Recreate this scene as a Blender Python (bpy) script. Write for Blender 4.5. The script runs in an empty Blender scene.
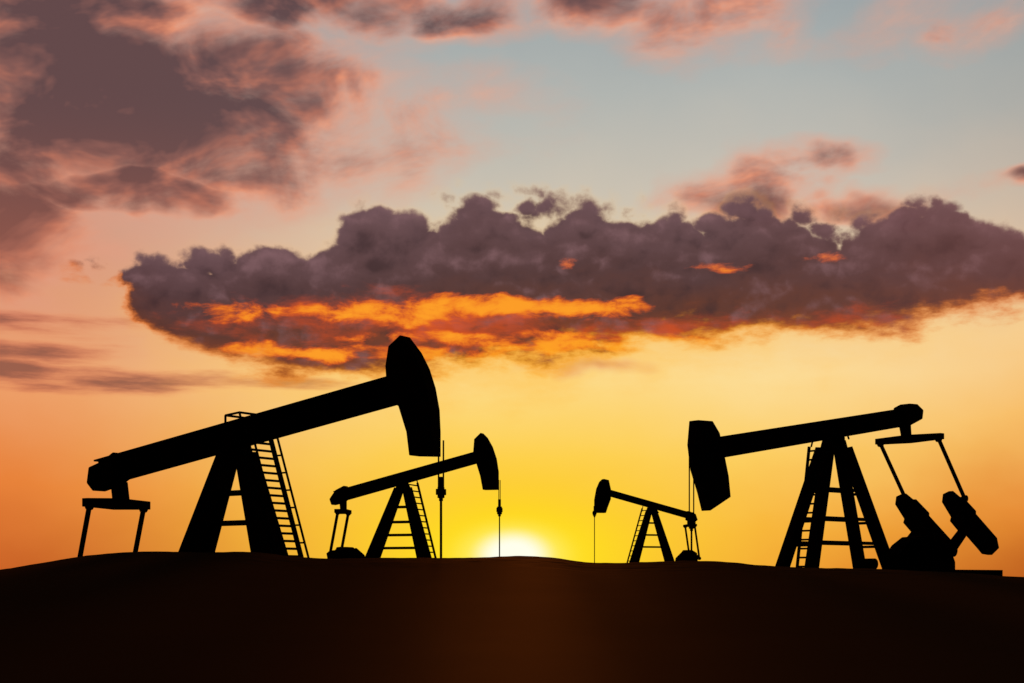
import bpy, bmesh, math, random
from mathutils import Vector, noise as mnoise
random.seed(4)
scene = bpy.context.scene
C = scene.collection
scene.view_settings.view_transform = 'Standard'
scene.view_settings.look = 'None'
scene.view_settings.exposure = 0

# ------------------------------------------------------------------ camera
F = 1024*50/36.0          # focal length in pixels
YH = 580.0                # pixel row of the true horizon
H = 1.7                   # eye height
cam = bpy.data.objects.new('camera', bpy.data.cameras.new('camera'))
C.objects.link(cam); scene.camera = cam
cam.location = (0, 0, H); cam.rotation_euler = (math.radians(90), 0, 0)
cam.data.lens = 50; cam.data.sensor_width = 36
cam.data.shift_y = (YH-341.5)/1024.0
cam.data.clip_end = 20000

def lin(c):
    o = []
    for v in c:
        v /= 255.0
        o.append(v/12.92 if v <= .04045 else ((v+.055)/1.055)**2.4)
    return tuple(o)+(1.0,)

# ------------------------------------------------------------------ sky (world)
world = bpy.data.worlds.new('World'); scene.world = world
world.use_nodes = True
world.cycles.sampling_method = 'NONE'
wt = world.node_tree; wt.nodes.clear()
def link(a, b): wt.links.new(a, b)
class E:
    def __init__(s, v): s.v = v
    def __add__(a, b): return op('ADD', a, b)
    def __radd__(a, b): return op('ADD', b, a)
    def __sub__(a, b): return op('SUBTRACT', a, b)
    def __rsub__(a, b): return op('SUBTRACT', b, a)
    def __mul__(a, b): return op('MULTIPLY', a, b)
    def __rmul__(a, b): return op('MULTIPLY', b, a)
    def __truediv__(a, b): return op('DIVIDE', a, b)
def put(sock, x):
    if isinstance(x, E): x = x.v
    if isinstance(x, (int, float)): sock.default_value = x
    elif isinstance(x, tuple): sock.default_value = x
    else: link(x, sock)
def op(o, a, b=None, clamp=False, c=None):
    n = wt.nodes.new('ShaderNodeMath'); n.operation = o; n.use_clamp = clamp
    put(n.inputs[0], a)
    if b is not None: put(n.inputs[1], b)
    if c is not None: put(n.inputs[2], c)
    return E(n.outputs[0])
def mx(a, b): return op('MAXIMUM', a, b)
def mn(a, b): return op('MINIMUM', a, b)
def ex(a): return op('EXPONENT', a)
def sm(x, a, b, lo=0.0, hi=1.0):
    n = wt.nodes.new('ShaderNodeMapRange'); n.interpolation_type = 'SMOOTHSTEP'
    put(n.inputs['Value'], x)
    n.inputs['From Min'].default_value = a; n.inputs['From Max'].default_value = b
    n.inputs['To Min'].default_value = lo; n.inputs['To Max'].default_value = hi
    return E(n.outputs['Result'])
def vec(x, y, seed):
    n = wt.nodes.new('ShaderNodeCombineXYZ')
    put(n.inputs[0], x); put(n.inputs[1], y)
    a = wt.nodes.new('ShaderNodeVectorMath'); a.operation = 'ADD'
    link(n.outputs[0], a.inputs[0]); a.inputs[1].default_value = (seed*3.71, seed*1.37, 0)
    return a.outputs[0]
def fbm(x, y, seed, scale, detail=5, rough=.55, dist=0.0):
    n = wt.nodes.new('ShaderNodeTexNoise'); n.noise_dimensions = '2D'
    link(vec(x, y, float(seed)), n.inputs['Vector'])
    n.inputs['Scale'].default_value = scale; n.inputs['Detail'].default_value = detail
    n.inputs['Roughness'].default_value = rough; n.inputs['Distortion'].default_value = dist
    return E(n.outputs[0])-0.5
def vor(x, y, seed, scale):
    n = wt.nodes.new('ShaderNodeTexVoronoi'); n.feature = 'F1'; n.voronoi_dimensions = '2D'
    link(vec(x, y, seed), n.inputs['Vector'])
    n.inputs['Scale'].default_value = scale
    d = E(n.outputs['Distance'])
    return 0.32-d*d          # rounded lobes
def curve(x, pts):
    x0, x1 = pts[0][0], pts[-1][0]
    y0 = min(p[1] for p in pts)-.1; y1 = max(p[1] for p in pts)+.1
    n = wt.nodes.new('ShaderNodeFloatCurve'); c = n.mapping.curves[0]
    q = [((p[0]-x0)/(x1-x0), (p[1]-y0)/(y1-y0)) for p in pts]
    c.points[0].location = q[0]; c.points[1].location = q[-1]
    for p in q[1:-1]: c.points.new(*p)
    n.mapping.update()
    put(n.inputs['Value'], op('ADD', (x-x0)/(x1-x0), 0.0, True))
    return E(n.outputs[0])*(y1-y0)+y0
def ramp(x, stops):
    n = wt.nodes.new('ShaderNodeValToRGB'); cr = n.color_ramp
    put(n.inputs[0], x)
    while len(cr.elements) < len(stops): cr.elements.new(.5)
    for e, (p, c) in zip(cr.elements, stops):
        e.position = p
    for e, (p, c) in zip(cr.elements, stops):
        e.color = lin(c)
    return n.outputs[0]
def mixc(f, a, b, mode='MIX'):
    n = wt.nodes.new('ShaderNodeMix'); n.data_type = 'RGBA'; n.blend_type = mode
    n.clamp_factor = mode == 'MIX'
    put(n.inputs[0], f); put(n.inputs[6], a); put(n.inputs[7], b)
    return n.outputs[2]

def A(px, py):      # a point of the sky as azimuth / elevation, in hundredths of the focal length
    dx = px-512
    return (math.atan2(dx, F)*F/100, math.atan2(YH-py, math.hypot(F, dx))*F/100)

tc = wt.nodes.new('ShaderNodeTexCoord')
sp = wt.nodes.new('ShaderNodeSeparateXYZ'); link(tc.outputs['Generated'], sp.inputs[0])
dxn, dyn, dzn = E(sp.outputs[0]), E(sp.outputs[1]), E(sp.outputs[2])
u = op('ARCTAN2', dxn, dyn)*(F/100)
v = op('ARCSINE', dzn)*(F/100)

# clear sky
VM = 9.0
def vs(py): return (YH-py)/100/VM
w1 = fbm(u, v*1.5, 11, .8, 3); w2 = fbm(u, v*1.5, 23, .8, 3)
vw = v+w1*.4
base = ramp(vw/VM, [(0, (230, 118, 28)), (vs(530), (243, 156, 52)), (vs(460), (251, 200, 104)), (vs(380), (252, 220, 158)),
                   (vs(290), (234, 206, 172)), (vs(200), (200, 192, 180)), (vs(110), (176, 180, 177)), (vs(10), (152, 163, 167)), (1, (80, 100, 118))])
leftf = sm(u, -.4, -4.8)
pink = ramp(vw/VM, [(0, (190, 78, 30)), (vs(490), (230, 120, 54)), (vs(390), (236, 154, 104)), (vs(280), (214, 144, 118)), (vs(160), (196, 152, 138)), (vs(0), (172, 148, 144)), (1, (85, 88, 110))])
col = mixc(leftf*.93, base, pink)
rightf = sm(u, 2.4, 5.8)
rc = ramp(vw/VM, [(0, (170, 74, 26)), (vs(510), (224, 122, 44)), (vs(430), (246, 182, 96)), (vs(350), (246, 202, 140)), (vs(270), (216, 186, 158)), (vs(150), (168, 168, 163)), (vs(0), (142, 154, 159)), (1, (65, 84, 105))])
col = mixc(rightf*.9, col, rc)
# golden glow round the sun
su, sv = A(513, 556)
def g(rx, ry):
    a = (u-su)/rx; b = (v-sv)/ry
    return ex((a*a+b*b)*-1.0)
col = mixc(g(3.0, 2.3)*.5, col, lin((255, 220, 96)))
col = mixc(g(2.1, 1.2)*.97, col, lin((255, 208, 22)))

# ---- loose clouds, thin parts lit pink and orange, thick parts mauve
def ellipses(lst, uu, vv):
    n = wt.nodes.new('ShaderNodeCombineXYZ'); put(n.inputs[0], uu); put(n.inputs[1], vv); pv = n.outputs[0]
    r = None
    for (cx, cy, rx, ry, w) in lst:
        a, b = A(cx, cy); kx, ky = 100.0/rx, 100.0/ry
        m = wt.nodes.new('ShaderNodeVectorMath'); m.operation = 'MULTIPLY_ADD'; link(pv, m.inputs[0])
        m.inputs[1].default_value = (kx, ky, 0); m.inputs[2].default_value = (-a*kx, -b*ky, 0)
        d = wt.nodes.new('ShaderNodeVectorMath'); d.operation = 'DOT_PRODUCT'; link(m.outputs[0], d.inputs[0]); link(m.outputs[0], d.inputs[1])
        e = op('MULTIPLY_ADD', E(d.outputs['Value']), -w, False, w)
        r = e if r is None else mx(r, e)
    return mx(r, -1.5)
uu = u+w1*1.2; vv = v+w2*.5
loose = ellipses([(90, 95, 310, 112, 1.25), (-30, 215, 120, 80, .9), (130, 190, 140, 24, 1.35), (370, 115, 110, 30, .22), (350, 2, 190, 30, 1.05), (60, 5, 200, 36, 1.0),
                  (610, -10, 85, 36, .95), (710, 14, 90, 34, .55), (950, 24, 60, 14, .15), (1030, 182, 42, 9, .7), (585, 371, 50, 9, .55),
                  (750, 192, 75, 34, .95), (810, 160, 65, 14, .6), (860, 205, 80, 16, .6)], uu, vv)
su_ = u*.97+v*.22; sv_ = v*1.85-u*.30
nl = fbm(su_, sv_, 43, 1.0, 7, .56, .2)
D = loose+nl*2.0
light_l = nl-fbm(su_+.0, sv_-.18, 43, 1.0, 4, .56, .2)
lc = ramp(D*.9+light_l*-2.2, [(.0, (234, 170, 142)), (.22, (232, 144, 108)), (.46, (184, 112, 92)), (.75, (126, 84, 80)), (1, (88, 64, 68))])
lc = mixc(sm(v, 4.6, 1.8)*.45, lc, lin((212, 112, 74)))
col = mixc(sm(D, -.8, .45)*.40, col, lin((226, 158, 132)))
col = mixc(sm(D, -.12, .95)*.94, col, lc)
# low thin streaks on the left, drawn out sideways
low = ellipses([(40, 376, 220, 15, .85), (0, 322, 120, 16, .6), (10, 350, 120, 12, .7), (270, 382, 90, 7, .6)], u+w1*.7, v+w2*.12)
ns = fbm(u*.55, v*4.2, 61, 1.2, 6, .58)
Ds = low+ns*2.2
col = mixc(sm(Ds, -.25, .9)*.85, col, ramp(Ds, [(0, (228, 132, 88)), (.45, (196, 104, 78)), (.9, (134, 78, 68))]))

# ---- the long dark bank
TOP = [(60, 270), (105, 266), (150, 252), (200, 246), (270, 232), (300, 230), (350, 216), (380, 204), (430, 206), (480, 191), (530, 200), (600, 196), (650, 202),
       (700, 212), (740, 204), (790, 204), (850, 218), (890, 212), (930, 203), (980, 217), (1024, 223), (1200, 245), (1350, 262)]
BOT = [(60, 266), (105, 272), (130, 300), (165, 345), (210, 364), (300, 374), (400, 378), (450, 376), (500, 368), (560, 360), (600, 352), (650, 347),
       (700, 342), (760, 338), (850, 336), (900, 332), (960, 322), (1024, 312), (1200, 285), (1350, 268)]
nb = fbm(u, v*1.7, 41, 1.1, 6, .6, .2)
wa = w1*.7+nb*.30; wb = w2*.7-nb*.25
top = curve(u, [A(*p) for p in TOP]); bot = curve(u+nb*.7, [A(*p) for p in BOT])
def billow(a, b, det):
    return vor(a+wa, b*1.2+wb, 5.0, 1.7)*.50+vor(a+wb, b*1.2+wa, 9.0, 4.0)*.22+fbm(a, b*1.1, 83, 1.8, det, .56)*.7
B0 = billow(u, v, 6)
B1 = billow(u-.03, v+.12, 5)
st = fbm(u, v*2.6, 91, 1.2, 6, .6)
dt = top-v+B0*.8-.09
db = v-bot+st*.7+B0*.15
alpha = sm(dt, -.01, .12)*sm(db, -.08, .16)*sm(op('ABSOLUTE', u-2.5), 9.5, 7.5)
tt = (v-bot)/mx(top-bot, .2)
body = ramp(tt+st*.4, [(0, (158, 66, 28)), (.10, (122, 58, 38)), (.26, (92, 52, 46)), (.55, (80, 54, 58)), (1, (104, 76, 82))])
relief = (B0-B1)*2.1
body = mixc(sm(relief, .0, .8)*.7, body, lin((136, 100, 106)))
body = mixc(sm(relief*-1.0, .0, .7)*.75, body, lin((54, 36, 44)))
body = mixc(sm(u, 1.5, 5.5)*.3, body, lin((132, 74, 66)))
# warm bounce along the underside, flaring where the cloud is thin
warm = ellipses([(430, 325, 230, 40, .9), (600, 335, 230, 24, .7), (240, 318, 80, 22, .4), (830, 320, 180, 14, .35)], u+w1*.5, v+w2*.3)
hs = fbm(u, v*2.8, 97, 1.7, 6, .62, .2)
wm = warm+st*1.5+hs*2.0
body = mixc(sm(wm, .1, 1.4)*.72, body, lin((218, 78, 26)))
hot = ellipses([(232, 313, 60, 10, .7), (400, 314, 95, 15, .95), (530, 306, 125, 14, 1.1), (350, 353, 160, 9, .8), (490, 340, 160, 8, .7), (610, 346, 140, 9, .9),
                (563, 264, 18, 7, .6), (605, 265, 14, 5, .5), (722, 270, 26, 7, .5), (826, 259, 22, 6, .4)], u+w1*.5, v+w2*.25)
hm = hot+hs*3.0+relief*-.6
hotc = mixc(sm(hm, .2, 1.2), lin((230, 90, 28)), lin((255, 158, 36)))
hotc = mixc(sm(v, 2.9, 3.3), hotc, lin((206, 104, 76)))
body = mixc(sm(hm, -.0, .75)*.97, body, hotc)
# thin lower fringe glows, yellower above the sun
rimc = mixc(ex((u-.5)*(u-.5)*-.12), lin((226, 112, 50)), lin((255, 170, 26)))
body = mixc(sm(db, .24, .02)*.95, body, rimc)
body = mixc(sm(dt, .16, .0)*.3, body, lin((172, 130, 124)))
halo = sm(db, -.5, .1)*sm(dt, -.1, .3)
col = mixc(halo*.55*ex((u-.6)*(u-.6)*-.09), col, lin((255, 188, 56)))
col = mixc(alpha*.98, col, body)
# the sun itself, half sunk in the haze
col = mixc(mn(g(.95, .42)*1.3, 1.0), col, lin((255, 226, 36)))
col = mixc(sm(g(.52, .30), .10, .9), col, lin((255, 242, 120)))
col = mixc(sm(g(.38, .245), .20, .85), col, (1.0, 1.0, .84, 1))
# the eastern half of the sky, behind the viewer, is already dark
dark = sm(dyn, -.2, .75, .02, 1.0)*sm(dzn, -.12, -.005, .02, 1.0)
bg = wt.nodes.new('ShaderNodeBackground'); link(col, bg.inputs[0]); put(bg.inputs[1], dark)
wo = wt.nodes.new('ShaderNodeOutputWorld'); link(bg.outputs[0], wo.inputs[0])

# ------------------------------------------------------------------ sun lamp
SE = 6.5
sl = bpy.data.lights.new('sun', 'SUN'); sl.energy = 5.0; sl.angle = math.radians(6.0); sl.color = (1, .42, .10)
so = bpy.data.objects.new('sun', sl); C.objects.link(so)
so.rotation_euler = Vector((0, -math.cos(math.radians(SE)), -math.sin(math.radians(SE)))).to_track_quat('-Z', 'Y').to_euler()

# ------------------------------------------------------------------ materials
def steel(name, col, rust=.4):
    m = bpy.data.materials.new(name); m.use_nodes = True; nt = m.node_tree
    nt.nodes.clear(); out = nt.nodes.new('ShaderNodeOutputMaterial'); b = nt.nodes.new('ShaderNodeBsdfDiffuse'); t = nt.nodes.new('ShaderNodeTexCoord')
    n = nt.nodes.new('ShaderNodeTexNoise'); n.inputs['Scale'].default_value = 3.0; n.inputs['Detail'].default_value = 5
    r = nt.nodes.new('ShaderNodeValToRGB')
    r.color_ramp.elements[0].position = .45; r.color_ramp.elements[0].color = (*col, 1)
    r.color_ramp.elements[1].position = .75; r.color_ramp.elements[1].color = (col[0]*1.5+.012*rust, col[1]*1.1+.003*rust, col[2], 1)
    nt.links.new(t.outputs['Object'], n.inputs['Vector']); nt.links.new(n.outputs[0], r.inputs[0]); nt.links.new(r.outputs[0], b.inputs['Color'])
    nt.links.new(b.outputs[0], out.inputs[0])
    return m
MB_ = steel('dark_painted_steel', (.010, .006, .005))
MH = steel('weathered_head_paint', (.013, .008, .005))
MC = steel('cast_iron', (.009, .006, .006))
MW = steel('greased_cable', (.010, .006, .005), .1)

gm = bpy.data.materials.new('dry_earth'); gm.use_nodes = True; nt = gm.node_tree
nt.nodes.clear(); out = nt.nodes.new('ShaderNodeOutputMaterial')
t = nt.nodes.new('ShaderNodeTexCoord')
n1 = nt.nodes.new('ShaderNodeTexNoise'); n1.inputs['Scale'].default_value = .6; n1.inputs['Detail'].default_value = 8; n1.inputs['Roughness'].default_value = .65
r = nt.nodes.new('ShaderNodeValToRGB')
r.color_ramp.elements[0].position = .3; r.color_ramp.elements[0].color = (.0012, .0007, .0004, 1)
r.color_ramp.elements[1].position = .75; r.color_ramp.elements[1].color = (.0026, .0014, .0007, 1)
nt.links.new(t.outputs['Object'], n1.inputs['Vector'])
nt.links.new(n1.outputs[0], r.inputs[0])
df = nt.nodes.new('ShaderNodeBsdfDiffuse'); nt.links.new(r.outputs[0], df.inputs['Color'])
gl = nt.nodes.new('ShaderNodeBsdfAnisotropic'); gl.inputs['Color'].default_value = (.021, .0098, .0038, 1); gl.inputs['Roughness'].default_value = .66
ad = nt.nodes.new('ShaderNodeAddShader'); nt.links.new(df.outputs[0], ad.inputs[0]); nt.links.new(gl.outputs[0], ad.inputs[1])
nt.links.new(ad.outputs[0], out.inputs[0])

# ------------------------------------------------------------------ ground
RIDGE = [(-300, 596), (-120, 582), (0, 570), (40, 563), (80, 556), (120, 552), (160, 551), (200, 553), (250, 551), (290, 556), (330, 559), (400, 557.5), (460, 557.5),
         (520, 555.5), (560, 558), (585, 563), (620, 563), (680, 560.5), (720, 561), (770, 566), (820, 568), (870, 568.5), (920, 571), (960, 572.5), (1000, 575.5), (1024, 577), (1150, 580), (1400, 590)]
YC = 34.0; PLAT = 1.42
def ridge_px(px):
    if px <= RIDGE[0][0]: return RIDGE[0][1]
    for (a, ya), (b_, yb) in zip(RIDGE, RIDGE[1:]):
        if px <= b_:
            t = (px-a)/(b_-a)
            return ya+(yb-ya)*t
    return RIDGE[-1][1]
def ridge_s(px): return sum(ridge_px(px+k*7) for k in (-2, -1, 0, 1, 2))/5
def ss(t): t = max(0, min(1, t)); return t*t*(3-2*t)
def ground_z(x, y):
    zc = H+(YH-ridge_s(512+F*x/YC))/F*YC
    if y <= YC:
        t = max(0, min(1, (y-3)/(YC-3)))
        z = zc*t**1.1
    elif y < 250:
        z = zc+(min(PLAT, zc-.1)-zc)*ss((y-YC)/3.2)
    else:
        z = PLAT*(1-ss((y-250)/150))
    n = mnoise.fractal(Vector((x*.35, y*.35, 0)), 1.0, 2.0, 3)
    n2_ = mnoise.fractal(Vector((x*2.5, y*2.5, 7)), 1.0, 2.0, 3)
    near = ss((y-29)/4)
    return z+(n*(.002+.010*near)+n2_*(.0006+.009*near))*ss((400-y)/100)
def axis(parts):
    out = []
    for a, b_, s in parts:
        k = max(1, round((b_-a)/s))
        out += [a+(b_-a)*i/k for i in range(k)]
    return out+[parts[-1][1]]
xs = axis([(-6000, -600, 900), (-600, -60, 45), (-60, -20, 2), (-20, 20, .12), (20, 60, 2), (60, 600, 45), (600, 6000, 900)])
ys = axis([(-400, -20, 40), (-20, 8, 2), (8, 28, .35), (28, 38, .16), (38, 60, 1), (60, 300, 8), (300, 600, 50), (600, 9000, 1200)])
bm = bmesh.new(); grid = []
for y in ys: grid.append([bm.verts.new((x, y, ground_z(x, y))) for x in xs])
for j in range(len(ys)-1):
    for i in range(len(xs)-1):
        bm.faces.new((grid[j][i], grid[j][i+1], grid[j+1][i+1], grid[j+1][i]))
me = bpy.data.meshes.new('ground'); bm.to_mesh(me); bm.free()
for p in me.polygons: p.use_smooth = True
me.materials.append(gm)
go = bpy.data.objects.new('ground', me); C.objects.link(go)
go['kind'] = 'structure'; go['label'] = 'dark bare earth ridge rising to a gently humped crest below the pumpjacks'; go['category'] = 'ground'

# ------------------------------------------------------------------ pumpjack
def obj(name, bm, mat, parent, bevel=0.0):
    bmesh.ops.recalc_face_normals(bm, faces=bm.faces)
    me = bpy.data.meshes.new(name); bm.to_mesh(me); bm.free(); me.materials.append(mat)
    o = bpy.data.objects.new(name, me); C.objects.link(o); o.parent = parent
    if bevel:
        m = o.modifiers.new('bevel', 'BEVEL'); m.width = bevel; m.segments = 2; m.limit_method = 'ANGLE'
    return o

class Pump:
    def __init__(s, m, psi, Y0, pivot, label):
        s.m = m; s.c = math.cos(math.radians(psi)); s.s = math.sin(math.radians(psi)); s.Y0 = Y0
        s.X0 = (pivot-512)/F*Y0; s.zb = PLAT-.03
        s.root = bpy.data.objects.new('pumpjack', None); C.objects.link(s.root)
        s.root.location = (s.X0, Y0, s.zb); s.root.rotation_euler = (0, 0, math.atan2(-s.s, m*s.c))
        s.root['label'] = label; s.root['category'] = 'pumpjack'; s.root['group'] = 'pumpjacks along the ridge'
    def P(s, px, py, b=0.0):      # (along beam, lateral, height)
        k = (px-512)/F
        a = (k*(s.Y0-b*s.c)-s.X0+s.m*b*s.s)/(s.m*s.c+k*s.s)
        Y = s.Y0-a*s.s-b*s.c
        return Vector((a, b, H+(YH-py)/F*Y))
    def L(s, p): return Vector((p[0], -s.m*p[1], p[2]-s.zb))
    def prism(s, bm, poly, b0, b1):
        f = [bm.verts.new(s.L((a, b0, z))) for a, z in poly]; g_ = [bm.verts.new(s.L((a, b1, z))) for a, z in poly]
        n = len(poly)
        bm.faces.new(f); bm.faces.new(g_[::-1])
        for i in range(n): bm.faces.new((f[i], g_[i], g_[(i+1) % n], f[(i+1) % n]))
    def outline(s, pts, w, b=0.0):      # pts (px, py, side)
        r = []
        for px, py, sd_ in pts:
            q = s.P(px, py, b-sd_*s.m*w/2); r.append((q[0], q[2]))
        return r
    def bar(s, bm, p, q, w0, h0, w1=None, h1=None):   # box section between points, w lateral, h in plane
        w1 = w0 if w1 is None else w1; h1 = h0 if h1 is None else h1
        p = s.L(p); q = s.L(q); d = (q-p).normalized()
        side = Vector((0, 1, 0)); side = side-d*side.dot(d)
        if side.length < .2: side = Vector((1, 0, 0))-d*d.x
        side.normalize(); up = d.cross(side)
        r = []
        for c_, w, h in ((p, w0, h0), (q, w1, h1)):
            r.append([bm.verts.new(c_+side*w/2*i+up*h/2*j) for i, j in ((-1, -1), (1, -1), (1, 1), (-1, 1))])
        bm.faces.new(r[0]); bm.faces.new(r[1][::-1])
        for i in range(4): bm.faces.new((r[0][i], r[1][i], r[1][(i+1) % 4], r[0][(i+1) % 4]))
    def ibar(s, bm, p, q, w, h0, h1=None, tf=.05):
        h1 = h0 if h1 is None else h1
        d = (Vector(q)-Vector(p)).normalized(); n = Vector((-d[2], 0, d[0])).normalized()
        s.bar(bm, p, q, .07, h0-tf, .07, h1-tf)
        for k in (-1, 1):
            s.bar(bm, Vector(p)+n*k*(h0-tf)/2, Vector(q)+n*k*(h1-tf)/2, w, tf)
    def tube(s, bm, p, q, r, n=10):
        p = s.L(p); q = s.L(q); d = (q-p).normalized()
        a = d.orthogonal().normalized(); b_ = d.cross(a)
        R = [[bm.verts.new(c_+(a*math.cos(t*2*math.pi/n)+b_*math.sin(t*2*math.pi/n))*r) for t in range(n)] for c_ in (p, q)]
        bm.faces.new(R[0]); bm.faces.new(R[1][::-1])
        for i in range(n): bm.faces.new((R[0][i], R[1][i], R[1][(i+1) % n], R[0][(i+1) % n]))
    def down(s, p, q, z):    # continue the line p-q to height z
        t = (z-p[2])/(q[2]-p[2]); return Vector(p)+(Vector(q)-Vector(p))*t

def build(d):
    s = Pump(d['m'], d['psi'], d['Y0'], d['pivot'], d['label']); R_ = s.root; k = d.get('k', 1.0); zb = s.zb
    V = Vector
    # walking beam: I section with stiffener plates
    bm = bmesh.new()
    p, q = s.P(*d['beam'][0]), s.P(*d['beam'][1]); hb0, hb1 = d['beam_h']
    s.ibar(bm, p, q, .36*k, hb0, hb1)
    for i in range(1, 10):
        t = i/10; c_ = p.lerp(q, t); dd = (q-p).normalized(); n_ = V((-dd[2], 0, dd[0])); hh = hb0+(hb1-hb0)*t-.11
        s.bar(bm, c_-n_*hh/2, c_+n_*hh/2, .30*k, .03)
    obj('walking_beam', bm, MB_, R_)
    # horse head: two cheeks round a curved face plate
    w = .38*k
    bm = bmesh.new(); s.prism(bm, s.outline(d['head'], w), -w/2, w/2)
    hh = obj('horse_head', bm, MH, R_, .02)
    # beam tail
    bm = bmesh.new(); s.prism(bm, s.outline(d['tail'], .46*k), -.23*k, .23*k); obj('tail_block', bm, MB_, R_, .04)
    bm = bmesh.new(); s.prism(bm, s.outline(d['hanger'], .3*k), -.15*k, .15*k); obj('equalizer_bearing', bm, MC, R_, .02)
    # equaliser beam, tapering to its ends
    ec = s.P(*d['eq']); eh = d['eq_half']; et = d['eq_t']
    bm = bmesh.new()
    for sg in (-1, 1):
        s.bar(bm, ec, ec+V((0, sg*eh, 0)), .3*k, et, .22*k, et*.72)
    obj('equalizer_bar', bm, MB_, R_, .015)
    # pitman arms down to the crank pins
    pb = eh-.16*k
    a1 = s.P(d['pit'][0][0], d['pit'][0][1], pb); a2 = s.P(d['pit'][1][0], d['pit'][1][1], pb)
    dv = (a2-a1); dv[1] = 0
    if 'pin_z' in d: dv = dv*((d['pin_z']-ec[2])/dv[2])
    pins = []
    for sg in (1, -1):
        t0 = V((ec[0], sg*pb, ec[2]-et*.3)); t1 = V((ec[0], sg*pb, ec[2]))+dv
        bm = bmesh.new(); s.bar(bm, t0, t1, .08*k, .12*k); s.tube(bm, t0+V((0, -.08, 0)), t0+V((0, .08, 0)), .11*k); s.tube(bm, t1+V((0, -.08, 0)), t1+V((0, .08, 0)), .12*k)
        obj('pitman_arm', bm, MB_, R_); pins.append(t1)
    # gearbox
    gp = [(q_[0], q_[2]) for q_ in (s.P(x, y) for x, y in d['gear'])]; gw = d.get('gear_w', .4)
    bm = bmesh.new(); s.prism(bm, gp, -gw, gw); gb = obj('gearbox', bm, MC, R_, .03)
    cb = d['crank_b']
    shaft = s.P(*d['shaft'], cb); shaft = V((shaft[0], 0, shaft[2]))
    bm = bmesh.new(); s.tube(bm, shaft+V((0, -cb-.1, 0)), shaft+V((0, cb+.1, 0)), .14*k, 16); obj('crank_shaft', bm, MC, gb)
    if 'guard' in d:      # sheet metal belt guard beside the gearbox
        bm = bmesh.new(); gg = [(q_[0], q_[2]) for q_ in (s.P(x, y, .5) for x, y in d['guard'])]
        s.prism(bm, gg, .42, .58); obj('belt_guard', bm, MC, R_)
    # cranks with counterweights
    for i, sg in enumerate((1, -1)):
        bm = bmesh.new()
        if 'slab' in d:
            poly = [s.P(x, y, cb) for x, y in d['slab']]; poly = [(q_[0], q_[2]) for q_ in poly]
            mid = s.P(*d['slab_mid'], cb)
            s.bar(bm, V((shaft[0], sg*cb, shaft[2])), V((mid[0], sg*cb, mid[2])), .2, .40, .2, .30)
            s.bar(bm, V((mid[0], sg*(cb+.12), mid[2])), pins[i]+V((0, -sg*.03, 0)), .10, .2)
            s.tube(bm, V((shaft[0], sg*(cb-.16), shaft[2])), V((shaft[0], sg*(cb+.16), shaft[2])), .26, 20)
            cr = obj('crank', bm, MC, R_)
            bm = bmesh.new(); s.prism(bm, poly, sg*cb-.09, sg*cb+.09)
            p0, p1 = s.P(952, 503, cb), s.P(988, 543, cb)
            for f in (.08, .36, .64, .92):      # clamp bolts
                c_ = V(p0).lerp(V(p1), f); s.tube(bm, V((c_[0], sg*cb-.14, c_[2])), V((c_[0], sg*cb+.14, c_[2])), .06)
            obj('counterweight', bm, MC, cr)
        else:
            e = V((pins[i][0], sg*cb, pins[i][2])); st_ = V((shaft[0], sg*cb, shaft[2]))
            s.bar(bm, st_, e, .16*k, .36*k, .16*k, .22*k); s.tube(bm, e+V((0, -.08, 0)), V((e[0], sg*pb, e[2])), .07*k)
            cr = obj('crank', bm, MC, R_)
            bm = bmesh.new(); rr = d.get('cw', .46)*k; c0 = st_.lerp(e, .5)
            pts = [(c0[0]+rr*a_, c0[2]+rr*b_) for a_, b_ in ((-1.25, -.6), (-1.4, .1), (-1.0, .42), (-.35, .45), (-.2, .75), (.3, .8), (.5, .4), (1.2, .25), (1.3, -.6))]
            s.prism(bm, pts, sg*(cb-.1)-.1*k, sg*(cb-.1)+.1*k)
            obj('counterweight', bm, MC, cr)
    # samson post
    tp = d['post_top']
    poly = s.outline([(tp[0], tp[2], -1), (tp[1], tp[2], 1), (tp[1]+3*k, tp[3], 1), (tp[0]-3*k, tp[3], -1)], .5*k)
    bm = bmesh.new(); s.prism(bm, poly, -.25*k, .25*k)
    cx = s.P((tp[0]+tp[1])/2, tp[2]); s.tube(bm, cx+V((0, -.34*k, .02)), cx+V((0, .34*k, .02)), .16*k, 16)
    obj('saddle_bearing', bm, MC, R_, .02)
    lines = []
    for (x0, y0, x1, y1) in d['legs']:
        for sg in (1, -1):
            t_ = s.P(x0, y0); b_ = s.P(x1, y1); b_ = s.down(t_, b_, zb+.02)
            t_ = t_+V((0, sg*d['sp'][0], 0)); b_ = V((b_[0], sg*d['sp'][1], b_[2]))
            lines.append((t_, b_))
            bm = bmesh.new(); lw = d['leg_w']
            s.bar(bm, t_, b_, lw[0]*.8, lw[0], lw[1]*.8, lw[1])
            s.bar(bm, b_+V((0, 0, -.02)), b_+V((0, 0, .06)), lw[1]*1.5, lw[1]*1.5)
            obj('leg', bm, MB_, R_)
    def at(l, py):
        a0, a1 = l; z = s.P(d['pivot'], py)[2]; return s.down(a0, a1, z)
    for py in d['bars']:
        for i in (0, 1):      # near and far face
            p0, p1 = at(lines[i], py), at(lines[2+i], py)
            bm = bmesh.new(); s.bar(bm, p0, p1, .08*k, .11*k); obj('cross_brace', bm, MB_, R_)
        for i in (0, 2):
            p0, p1 = at(lines[i], py+3), at(lines[i+1], py+3)
            bm = bmesh.new(); s.bar(bm, p0, p1, .09*k, .09*k); obj('cross_brace', bm, MB_, R_)
    # ladder
    (x0, y0), (x1, y1) = d['ladder']; lb = d['lad_b']; bo = d.get('lad_off', 0)
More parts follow.
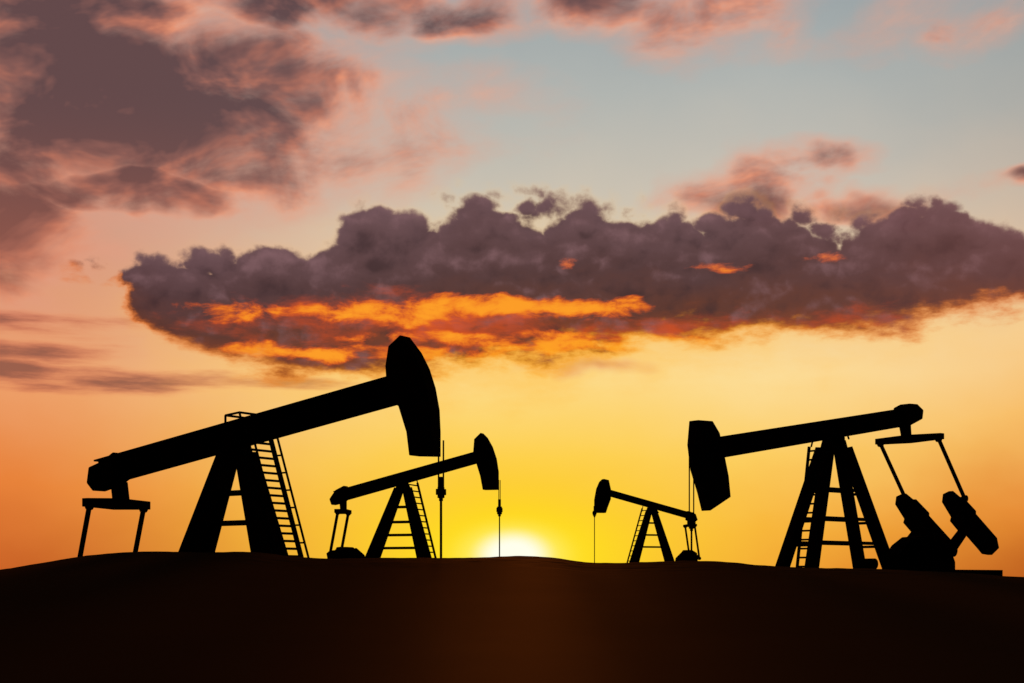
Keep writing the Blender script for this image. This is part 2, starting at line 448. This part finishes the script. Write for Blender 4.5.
    t_ = s.P(x0, y0, bo); b_ = s.P(x1, y1, bo); b_ = s.down(t_, b_, zb)
    bm = bmesh.new()
    for sg in (1, -1): s.bar(bm, t_+V((0, sg*lb, 0)), b_+V((0, sg*lb, 0)), .06*k, d.get('rail', .095)*k)
    lo = obj('ladder', bm, MB_, R_)
    ln = (b_-t_).length; nr = int(ln/d['rung'])
    for i in range(nr):
        c_ = t_.lerp(b_, (i+.5)/nr)
        bm = bmesh.new(); s.tube(bm, c_+V((0, -lb, 0)), c_+V((0, lb, 0)), .028*k+.004, 8); obj('rung', bm, MB_, lo)
    if d.get('handrail'):       # handrails standing off the ladder on short struts
        of = V((d['handrail'], 0, 0))
        for sg in (1, -1):
            bm = bmesh.new(); o_ = V((0, sg*lb, 0)); s.tube(bm, t_+o_+of, b_+o_+of, .034, 8)
            for i in range(9):
                c_ = t_.lerp(b_, (i+.3)/9)+o_; s.tube(bm, c_, c_+of, .026, 8)
            obj('handrail', bm, MB_, lo)
    # guard hoop above ladder head
    bm = bmesh.new(); hoop = d['hoop']
    for sg in (1, -1):
        pts = [s.P(x, y, bo) for x, y in hoop]
        for a_, c_ in zip(pts, pts[1:]): s.tube(bm, a_+V((0, sg*lb, 0)), c_+V((0, sg*lb, 0)), .03*k, 8)
    for x, y in hoop[1:-1]:
        c_ = s.P(x, y, bo); s.tube(bm, c_+V((0, -lb, 0)), c_+V((0, lb, 0)), .03*k, 8)
    obj('guard_rail', bm, MB_, R_)
    # bridle, carrier bar, polished rod, stuffing box
    rx, y0, y1 = d['rod']; kk = d.get('clamp', k)
    for sg in (1, -1):
        bm = bmesh.new(); s.tube(bm, s.P(rx, y0)+V((0, sg*.09*k, 0)), s.P(rx, y1)+V((0, sg*.09*k, 0)), .014*k+.006, 8); obj('bridle_cable', bm, MW, R_)
    c_ = s.P(rx, y1)
    bm = bmesh.new(); s.bar(bm, c_+V((0, -.16*kk, 0)), c_+V((0, .16*kk, 0)), .20*kk, .20*kk)
    s.tube(bm, c_+V((0, 0, -.30*kk)), c_+V((0, 0, .5*kk)), .07*kk)
    s.tube(bm, c_+V((0, 0, -.2*kk)), c_+V((0, 0, .16*kk)), .12*kk)
    obj('carrier_bar', bm, MC, R_, .01)
    bm = bmesh.new(); s.tube(bm, V((c_[0], 0, c_[2])), V((c_[0], 0, zb+.3)), .022*k+.008); obj('polished_rod', bm, MW, R_)
    bm = bmesh.new(); s.tube(bm, V((c_[0], 0, zb-.1)), V((c_[0], 0, zb+.45)), .13, 16); s.tube(bm, V((c_[0], -.4, zb+.2)), V((c_[0], .4, zb+.2)), .07); obj('stuffing_box', bm, MC, R_)
    # base skid of two long channels with ties
    bm = bmesh.new(); a0 = s.P(d['skid'][0], 570)[0]; a1_ = s.P(d['skid'][1], 570)[0]; sh = d.get('skid_h', .2)
    lo_, hi_ = min(a0, a1_), max(a0, a1_)
    for sg in (1, -1): s.bar(bm, (lo_, sg*.75, zb+sh/2), (hi_, sg*.75, zb+sh/2), .3, sh)
    for i in range(6):
        a = lo_+.15+(hi_-lo_-.3)*i/5; s.bar(bm, (a, -.6, zb+sh*.5), (a, .6, zb+sh*.5), .2, sh*.8)
    obj('base_skid', bm, MC, R_)
    # electric motor behind the gearbox
    mo = s.P(*d['motor']); mz = d.get('motor_r', .26)
    bm = bmesh.new(); s.tube(bm, mo+V((0, -.35, 0)), mo+V((0, .35, 0)), mz, 18)
    s.bar(bm, mo+V((0, 0, -mz*1.15)), V((mo[0], 0, zb+sh*.9)), .5, .4)
    obj('motor', bm, MC, R_, .01)
    return s

build(dict(m=1, psi=35, Y0=41.8, pivot=237, label='largest pumpjack at the far left, its horse head raised highest against the cloud',
    beam=((100, 473), (398, 389)), beam_h=(.82, .74), k=1.15,
    head=[(405, 336, 0), (413, 341, 1), (422, 353, 1), (430, 369, 1), (436, 388, 1), (440, 410, 1), (441, 432, 1), (441, 457, 1), (414, 456, 0), (406, 432, -1), (398, 406, -1), (386, 400, -1), (386, 381, -1), (385, 366, -1), (388, 346, -1)],
    tail=[(101, 461, -1), (126, 453, 1), (134, 477, 1), (122, 486, 1), (92, 491, -1), (86, 483, -1), (88, 467, -1)],
    hanger=[(110, 482, -1), (128, 482, 1), (130, 500, 1), (112, 500, -1)],
    eq=(117, 504), eq_half=1.25, eq_t=.36, pit=((90, 510), (82, 556)), pin_z=2.15,
    gear=[(100, 586), (100, 568), (112, 560), (140, 560), (150, 568), (150, 586)], shaft=(120, 572), crank_b=.85,
    post_top=(224, 250, 447, 462), legs=[(228, 456, 196, 555), (246, 454, 270, 556)], sp=(.12, .42), leg_w=(.40, .46), bars=[493, 523],
    ladder=((257, 432), (289, 557)), lad_b=.50, rail=.12, rung=.23, handrail=.28, hoop=[(258, 440), (252, 414), (238, 417), (238, 428)],
    rod=(441, 440, 492), clamp=.8, skid=(90, 300), motor=(160, 575)))

build(dict(m=1, psi=20, Y0=75, pivot=403, label='mid-sized pumpjack nearest the setting sun on its left, head facing right and raised',
    beam=((336, 497), (478, 457)), beam_h=(.62, .58), k=1.1,
    head=[(482, 433, 0), (488, 438, 1), (493, 447, 1), (497, 459, 1), (499, 472, 1), (499, 490, 1), (484, 490, 0), (480, 476, -1), (476, 463, -1), (473, 452, -1), (474, 439, -1)],
    tail=[(335, 490, -1), (348, 486, 1), (351, 498, 1), (345, 503, 1), (331, 505, -1), (329, 499, -1)],
    hanger=[(339, 500, -1), (347, 500, 1), (347, 510, 1), (340, 510, -1)],
    eq=(343, 511.5), eq_half=.80, eq_t=.28, pit=((336, 513), (328, 558)), pin_z=3.0,
    gear=[(338, 580), (338, 550), (342, 547), (350, 547), (355, 551), (355, 580)], shaft=(347, 553), crank_b=.62,
    guard=[(350, 572), (350, 552), (356, 548), (364, 555), (368, 572)],
    post_top=(397, 409, 484, 491), legs=[(399, 489, 373, 557), (407, 488, 424, 557)], sp=(.12, .5), leg_w=(.36, .40), bars=[507, 522, 535, 548],
    ladder=((412, 482), (428, 548)), lad_b=.70, rung=.33, hoop=[(413, 486), (411, 477), (402, 479), (402, 484)],
    rod=(499.5, 480, 510), skid=(325, 432), motor=(362, 570)))

build(dict(m=-1, psi=20, Y0=118, pivot=651, label='smallest and most distant pumpjack, just right of the sun with head facing left',
    beam=((694, 517), (606, 492)), beam_h=(.52, .5), k=1.15,
    head=[(603, 479, 0), (609, 480, 1), (611, 489, 1), (611, 499, 1), (608, 507, 1), (605, 513, 0), (594, 513, -1), (594, 500, -1), (596, 489, -1), (599, 482, -1)],
    tail=[(686, 511, -1), (696, 514, 1), (698, 520, 1), (694, 523, 1), (685, 520, -1)],
    hanger=[(687, 519, -1), (692, 519, 1), (692, 525, 1), (687, 525, -1)],
    eq=(690, 525.5), eq_half=1.05, eq_t=.26, pit=((693, 527), (697, 556)), pin_z=3.5, cw=.32,
    gear=[(682, 575), (682, 554), (685, 550), (690, 550), (695, 553), (697, 575)], shaft=(690, 555), crank_b=.7,
    guard=[(674, 570), (676, 558), (681, 553), (684, 556), (685, 570)],
    post_top=(648, 656, 508, 513), legs=[(649, 511, 634, 563), (654, 511, 670, 563)], sp=(.12, .55), leg_w=(.36, .38), bars=[523, 535, 547],
    ladder=((645, 508), (634, 548)), lad_b=.55, rung=.42, hoop=[(645, 511), (646, 504), (652, 506), (652, 509)],
    rod=(594.5, 508, 513), skid=(630, 702), motor=(676, 570)))

build(dict(m=-1, psi=40, Y0=50, pivot=833, label='large pumpjack at the right with cranks and counterweights showing, head facing left',
    beam=((905, 417), (716, 448)), beam_h=(.66, .68), k=1.05,
    head=[(689, 421, -1), (713, 421, 1), (720, 433, 1), (725, 456, 1), (729, 476, 1), (731, 497, 1), (706, 511, 0), (697, 493, -1), (690, 470, -1), (687, 445, -1)],
    tail=[(893, 408, -1), (905, 404, 0), (918, 404, 1), (924, 410, 1), (923, 419, 1), (912, 425, 1), (896, 428, -1)],
    hanger=[(898, 422, -1), (911, 422, 1), (912, 438, 1), (901, 438, -1)],
    eq=(909, 439), eq_half=1.43, eq_t=.30, pit=((940, 441), (966, 503)),
    gear=[(892, 576), (893, 554), (899, 545), (909, 537), (922, 536), (934, 543), (944, 551), (948, 562), (948, 576)], gear_w=.33, shaft=(950, 550), crank_b=1.02,
    slab=[(944, 502), (945, 494), (951, 491), (958, 497), (961, 497), (974, 511), (974, 514), (995, 538), (997, 548), (990, 555), (984, 554), (979, 548), (965, 532), (961, 532), (952, 521), (953, 517)], slab_mid=(968, 525),
    post_top=(822, 846, 440, 452), legs=[(825, 449, 797, 567), (843, 449, 874, 567)], sp=(.14, .72), leg_w=(.36, .40), bars=[490, 519, 543],
    ladder=((818, 446), (806, 567)), lad_b=.38, lad_off=.1, rung=.30, hoop=[(820, 446), (823, 434), (838, 434), (840, 440)],
    rod=(691.5, 455, 524), clamp=.75, skid=(852, 982), skid_h=.70, motor=(867, 564), motor_r=.2))
